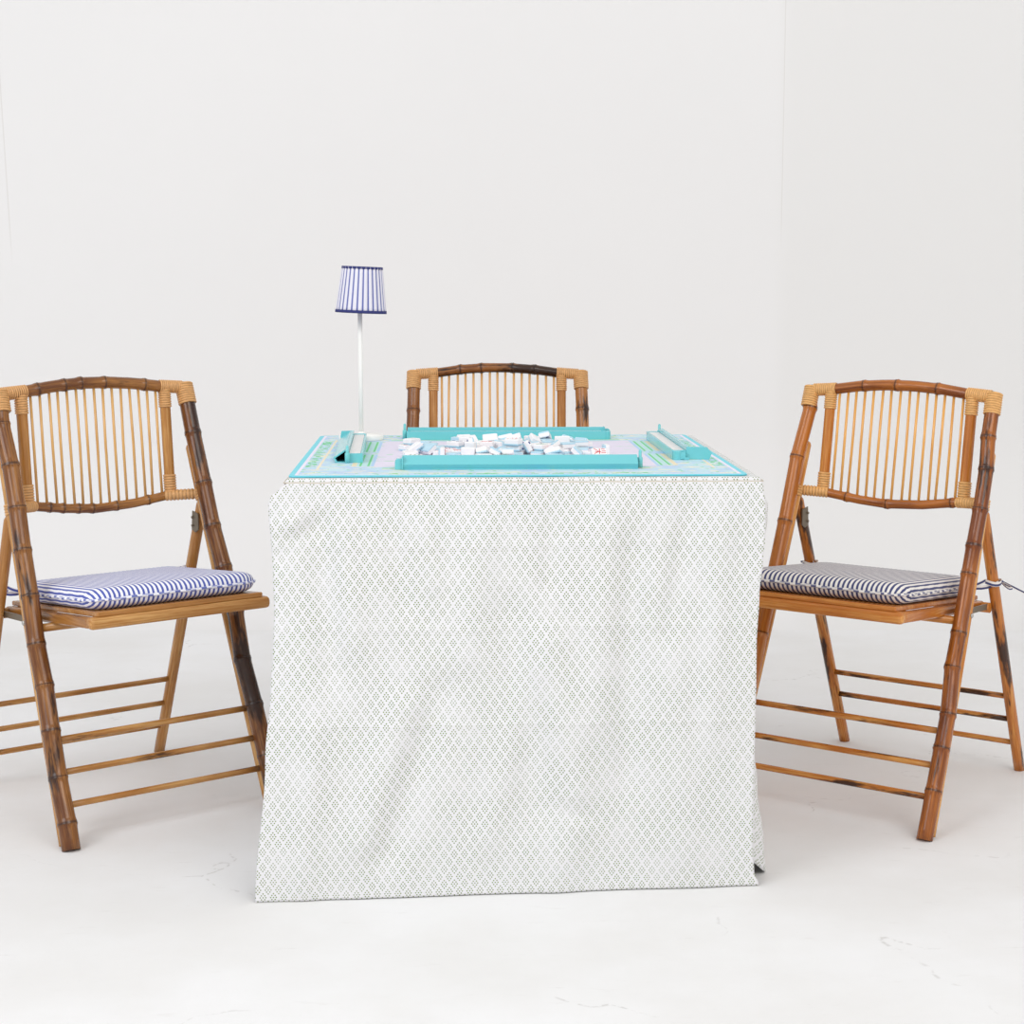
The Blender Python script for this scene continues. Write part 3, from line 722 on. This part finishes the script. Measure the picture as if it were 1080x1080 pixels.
TILES = [(-0.1419,0.0292,0.006,0.0,-0.761,-0.649,0.0),(0.0969,-0.0608,0.006,0.093,0.0,0.0,0.996),(-0.1495,-0.0142,0.006,0.0,0.443,0.896,0.0),(0.0408,0.1007,0.006,0.724,0.0,-0.0,-0.69),(-0.1361,-0.1171,0.011,0.484,-0.484,0.515,-0.515),(0.0651,0.0373,0.006,0.0,-0.141,-0.99,-0.0),(0.1538,0.0917,0.006,0.239,0.0,-0.0,-0.971),(-0.0541,-0.0844,0.0114,0.756,-0.205,-0.119,0.61),(-0.0812,-0.2377,0.006,0.61,0.0,0.0,-0.792),(0.0176,-0.0215,0.006,0.992,0.0,-0.0,-0.129),(-0.1054,-0.0064,0.006,0.0,-0.355,-0.935,0.0),(0.0225,0.0618,0.006,0.386,-0.0,0.0,0.923),(0.1056,0.0105,0.006,0.761,0.0,-0.0,-0.648),(-0.2058,0.0545,0.006,0.935,-0.0,-0.0,0.353),(-0.1637,-0.0318,0.0115,0.29,-0.837,0.438,-0.152),(-0.1905,-0.0283,0.013,0.141,0.27,0.04,-0.951),(-0.1168,0.0494,0.006,0.0,-0.669,0.743,-0.0),(0.0787,-0.1442,0.006,0.0,-0.084,0.996,0.0),(-0.0557,0.0731,0.006,0.449,-0.0,-0.0,-0.894),(-0.0168,0.0231,0.0127,0.198,-0.414,-0.888,0.017),(0.0021,-0.1115,0.006,0.0,0.901,-0.434,0.0),(0.0495,-0.0925,0.006,0.0,-0.821,-0.571,0.0),(0.0768,0.0035,0.006,0.926,0.0,0.0,0.378),(0.0788,-0.0565,0.0168,0.043,-0.9,0.303,-0.31),(0.0996,-0.0257,0.006,0.948,0.0,-0.0,0.319),(0.1344,0.0378,0.006,0.853,0.0,0.0,-0.523),(0.002,-0.0892,0.018,0.15,-0.0,0.0,0.989),(0.0728,0.036,0.018,0.0,-0.57,-0.821,0.0),(0.184,-0.0647,0.011,0.48,0.48,0.519,0.519),(0.038,0.0385,0.011,0.568,0.568,0.422,0.422),(0.0217,0.0088,0.006,0.406,0.0,-0.0,-0.914),(0.0075,-0.072,0.006,0.006,-0.0,0.0,-1.0),(-0.1205,-0.0326,0.006,0.069,0.0,0.0,-0.998),(0.0522,0.1434,0.006,0.865,0.0,0.0,0.502),(0.0952,0.1012,0.006,0.22,0.0,-0.0,-0.976),(0.0719,0.0585,0.0276,0.204,0.759,0.614,-0.068),(0.006,0.0759,0.0143,0.318,0.362,0.866,-0.133),(-0.0834,0.1892,0.006,1.0,0.0,0.0,-0.005),(0.0067,0.1028,0.0118,0.064,-0.17,0.92,-0.347),(0.081,-0.1221,0.0134,0.24,-0.094,0.212,0.943),(-0.0224,0.0845,0.0123,0.016,0.509,-0.839,0.194),(0.0021,-0.0974,0.03,0.965,0.0,-0.0,-0.261),(-0.0382,0.0364,0.006,0.0,-0.573,0.82,-0.0),(0.1014,0.0644,0.006,0.968,-0.0,-0.0,0.251),(-0.0061,0.1327,0.006,0.024,-0.0,-0.0,1.0),(-0.0903,0.0728,0.006,0.853,0.0,0.0,0.522),(0.1084,-0.0384,0.018,0.0,-0.965,-0.264,0.0),(-0.1978,-0.1009,0.006,0.74,0.0,0.0,-0.672),(0.0129,0.0396,0.0132,0.034,-0.151,-0.16,0.975),(0.1549,-0.1102,0.006,0.888,-0.0,-0.0,-0.46),(-0.0391,0.0443,0.0237,0.031,0.037,0.258,-0.965),(0.075,0.2219,0.006,0.995,0.0,0.0,0.101),(0.097,-0.103,0.006,0.0,-0.93,0.368,0.0),(-0.0575,0.0158,0.0127,0.007,-0.085,-0.238,0.967),(0.0068,0.1543,0.0114,0.319,0.943,-0.089,-0.03),(-0.0208,0.1766,0.006,0.0,-0.247,-0.969,-0.0),(-0.0798,-0.0567,0.006,0.0,0.814,-0.581,-0.0),(0.0825,0.1242,0.006,0.0,0.927,0.376,0.0),(0.0501,0.0267,0.023,0.589,0.277,0.108,0.751),(-0.1978,-0.0735,0.006,0.998,-0.0,-0.0,0.065),(-0.0738,-0.0638,0.018,0.314,-0.0,0.0,-0.949),(0.1169,0.0268,0.0175,0.139,-0.513,-0.828,0.18),(0.0781,0.0028,0.018,0.0,-0.996,-0.084,0.0),(-0.0519,-0.0072,0.006,0.022,-0.0,-0.0,-1.0),(0.0472,0.0673,0.011,0.264,0.264,0.656,0.656),(-0.0553,-0.0366,0.006,0.067,0.0,0.0,0.998),(-0.1744,0.1387,0.006,0.0,0.992,-0.126,0.0),(0.1412,-0.0237,0.006,0.0,-0.7,0.714,-0.0),(-0.0562,-0.1394,0.006,0.087,-0.0,0.0,-0.996),(0.0054,0.0112,0.0203,0.983,0.11,0.016,0.143),(0.1385,0.0088,0.006,0.0,0.279,-0.96,-0.0),(-0.1797,0.0098,0.006,0.119,0.0,0.0,-0.993),(0.0997,0.042,0.011,0.687,0.687,0.167,0.167),(-0.0284,-0.2239,0.006,0.713,0.0,-0.0,-0.701),(-0.0232,-0.1685,0.006,1.0,-0.0,0.0,0.02),(0.0525,-0.224,0.006,0.0,-0.955,0.295,-0.0),(-0.1037,0.1059,0.011,0.246,0.246,0.663,0.663),(0.1643,-0.1396,0.0112,0.054,-0.017,0.295,-0.954),(-0.1598,0.0907,0.006,0.0,-0.999,0.041,0.0),(0.0771,-0.0883,0.013,0.812,-0.284,-0.095,0.501),(-0.0807,-0.089,0.015,0.34,0.62,0.34,-0.62),(-0.1362,-0.0779,0.006,0.244,-0.0,0.0,0.97),(0.121,0.0647,0.0178,0.258,0.868,-0.375,-0.199),(-0.0282,-0.1004,0.0119,0.062,0.937,-0.269,0.215),(-0.0099,-0.1447,0.0124,0.163,0.722,0.647,-0.182),(-0.1972,0.0596,0.018,0.411,-0.0,0.0,-0.912),(0.144,0.0667,0.0124,0.417,-0.831,0.328,-0.165),(0.1382,0.0054,0.018,0.0,0.986,0.165,0.0),(-0.1092,-0.0033,0.018,0.95,0.0,-0.0,-0.311),(-0.0556,-0.1172,0.0135,0.543,-0.09,-0.204,-0.81),(-0.1878,-0.1581,0.006,0.065,-0.0,-0.0,0.998),(-0.026,0.0008,0.011,0.603,0.603,-0.369,-0.369),(-0.0571,0.1319,0.006,0.302,-0.0,-0.0,-0.953),(0.0081,0.0375,0.0242,0.975,0.158,-0.153,-0.022),(0.1244,-0.1062,0.0119,0.281,-0.721,-0.59,0.231),(-0.0871,0.1079,0.011,0.662,0.662,-0.247,-0.247),(0.0475,0.1078,0.018,0.843,0.0,-0.0,-0.538),(0.0708,-0.2049,0.006,0.406,0.0,-0.0,0.914),(0.0585,-0.0755,0.0182,0.907,-0.005,-0.005,0.42),(-0.0818,-0.0258,0.0167,0.656,0.46,-0.537,-0.265),(0.0712,0.0782,0.0118,0.092,-0.883,-0.416,-0.195),(0.0963,-0.1759,0.006,0.931,0.0,0.0,0.364),(-0.0203,0.0584,0.012,0.381,0.923,-0.051,-0.021),(-0.0909,0.0257,0.015,0.405,0.579,0.405,-0.579),(-0.0063,0.1114,0.0167,0.936,-0.333,-0.115,0.021),(-0.1068,-0.0627,0.006,0.707,-0.0,-0.0,0.707),(-0.0895,0.1631,0.0117,0.207,-0.077,0.34,-0.914),(0.1018,-0.0139,0.023,0.005,-0.005,0.707,-0.707),(0.0126,-0.0148,0.018,0.598,0.0,-0.0,0.802),(0.0665,-0.0315,0.006,0.303,0.0,-0.0,-0.953),(-0.0321,-0.1309,0.0132,0.112,-0.776,-0.58,0.221),(-0.0777,0.1475,0.0117,0.905,0.338,0.09,0.241),(0.0437,-0.0025,0.0117,0.153,-0.413,0.842,-0.312),(-0.0491,-0.0159,0.018,0.068,0.0,0.0,0.998),(0.0304,-0.075,0.016,0.551,-0.416,0.267,-0.672),(0.0281,-0.045,0.0132,0.676,0.202,0.202,-0.679),(-0.0846,-0.1139,0.011,0.183,-0.183,-0.683,0.683),(-0.1139,-0.1139,0.006,0.0,0.535,-0.845,-0.0)]
SPECIAL = {39: 'red', 72: 'red', 77: 'red', 80: 'blank', 116: 'blank', 103: 'blank', 95: 'blank', 107: 'blank', 106: 'blank', 111: 'blank', 53: 'blank', 50: 'blank', 48: 'blank', 115: 'navy', 93: 'blank', 91: 'blank'}

# ------------------------------------------------------------------ mahjong tiles, tumbled in a heap
TL, TW, TH = 0.030, 0.022, 0.012
def rbox(m, hx, hy, z0, z1, b, mi0, mi1, zsplit):
    lv = [(z0, b), (z0+b, 0), (zsplit, 0), (z1-b, 0), (z1, b)]; rings = []
    for z, ins in lv:
        ring = []
        for sx, sy in ((1, 1), (-1, 1), (-1, -1), (1, -1)):
            X, Y = hx-ins, hy-ins; c = b*1.0
            pts = [(sx*X, sy*(Y-c)), (sx*(X-c*0.3), sy*(Y-c*0.3)), (sx*(X-c), sy*Y)]
            if sx*sy < 0: pts.reverse()
            for q in pts: ring.append(m.vert((q[0], q[1], z)))
        rings.append(ring)
    n = len(rings[0])
    for j in range(len(rings)-1):
        mi = mi1 if j < 2 else mi0
        for k in range(n): m.face((rings[j][k], rings[j][(k+1) % n], rings[j+1][(k+1) % n], rings[j+1][k]), mi, True)
    m.face(tuple(reversed(rings[0])), mi1, True); m.face(tuple(rings[-1]), mi0, True)
def tile_mesh(kind):
    m = MB(); rbox(m, TL/2, TW/2, -TH/2, TH/2, 0.0016, 0, 1, -TH/2+0.0036)
    z = TH/2
    def disc(x, y, r, mi): m.tube([(x, y, z-0.0002), (x, y, z+0.00012)], r, 12, mi=mi)
    def stroke(x0, y0, x1, y1, w, mi):
        d = Vector((x1-x0, y1-y0)); nn = Vector((-d.y, d.x)).normalized()*w/2
        m.prism([(x0-nn.x, y0-nn.y), (x1-nn.x, y1-nn.y), (x1+nn.x, y1+nn.y), (x0+nn.x, y0+nn.y)], 'z', z-0.0002, z+0.00012, mi)
    if kind == 'red':
        for a in ((-.012, .004, -.003, .0045), (-.012, -.001, -.004, -.0005), (-.001, -.008, .001, .008), (.001, 0, .011, .007), (.002, -.001, .010, -.008), (-.003, .0015, .009, .0005), (-.011, -.006, -.004, -.0065)): stroke(*a, 0.0017, 2)
    elif kind == 'navy':
        for x in (-.009, .009):
            for y in (-.006, .006): disc(x, y, 0.0036, 2)
    elif kind == 'green':
        for x in (-.008, 0, .008):
            for y in (-.005, .005): stroke(x, y-.0035, x, y+.0035, 0.0022, 2)
    o = m.build('mahjong_tile', [TILE_WHITE, TILE_BLUE, {'red': INK_RED, 'navy': INK_NAVY, 'green': INK_GREEN, 'blank': INK_RED}[kind]], fix=False)
    me = o.data; bpy.data.objects.remove(o); return me
MESH = {k: tile_mesh(k) for k in ('red', 'navy', 'green', 'blank')}
random.seed(21)
recs = []
for i, (x, y, z, qw, qx, qy, qz) in enumerate(TILES):
    q = Quaternion((qw, qx, qy, qz)).normalized(); up = (q @ Vector((0, 0, 1))).z
    kind = random.choice(('red', 'navy', 'green', 'blank', 'blank', 'blank', 'blank', 'red', 'red', 'blank'))
    if i in SPECIAL: kind = SPECIAL[i]
    recs.append((i, x, y, z, q, up, kind))
order = sorted(recs, key=lambda r: r[2])
row_of = {r[0]: min(3, k*4//len(order)) for k, r in enumerate(order)}
ROW = ('behind front rack', 'in near half', 'in far half', 'before back rack')
LOOK = {'red': 'red-marked face-up tile', 'navy': 'navy-dotted face-up tile', 'green': 'green-barred face-up tile', 'blank': 'plain white face-up tile'}
made = []
for i, x, y, z, q, up, kind in recs:
    level = 'flat on mat' if z < 0.0075 else ('atop other tiles' if z > 0.016 else 'leaning on tiles')
    look = LOOK[kind] if up > 0.35 else ('face-down pale blue tile' if up < -0.35 else 'white tile on edge')
    col = ('at left end', 'left of centre', 'at the centre', 'right of centre', 'at right end')[min(4, max(0, int((x+0.215)/0.083)))]
    made.append([i, x, y, z, q, kind, '%s %s, %s, %s' % (look, level, col, ROW[row_of[i]]), look])
from collections import Counter, defaultdict
bylab = defaultdict(list)
for r in made: bylab[r[6]].append(r)
for lab, rs in bylab.items():
    if len(rs) == 2:
        rs.sort(key=lambda r: r[1]); rs[0][6] += ', left of two'; rs[1][6] += ', right of two'
    elif len(rs) == 3:
        rs.sort(key=lambda r: r[1])
        for r, w in zip(rs, ('leftmost', 'middle', 'rightmost')): r[6] += ', %s of three' % w
for i, x, y, z, q, kind, lab, look in made:
    o = bpy.data.objects.new('mahjong_tile', MESH[kind]); COL.objects.link(o)
    o.location = on_table(x, y, MZ+z+0.0001); o.rotation_mode = 'QUATERNION'
    o.rotation_quaternion = Quaternion((0, 0, 1), TR) @ q
    tag(o, lab, 'game tile', 'mahjong tiles heaped on the game mat')
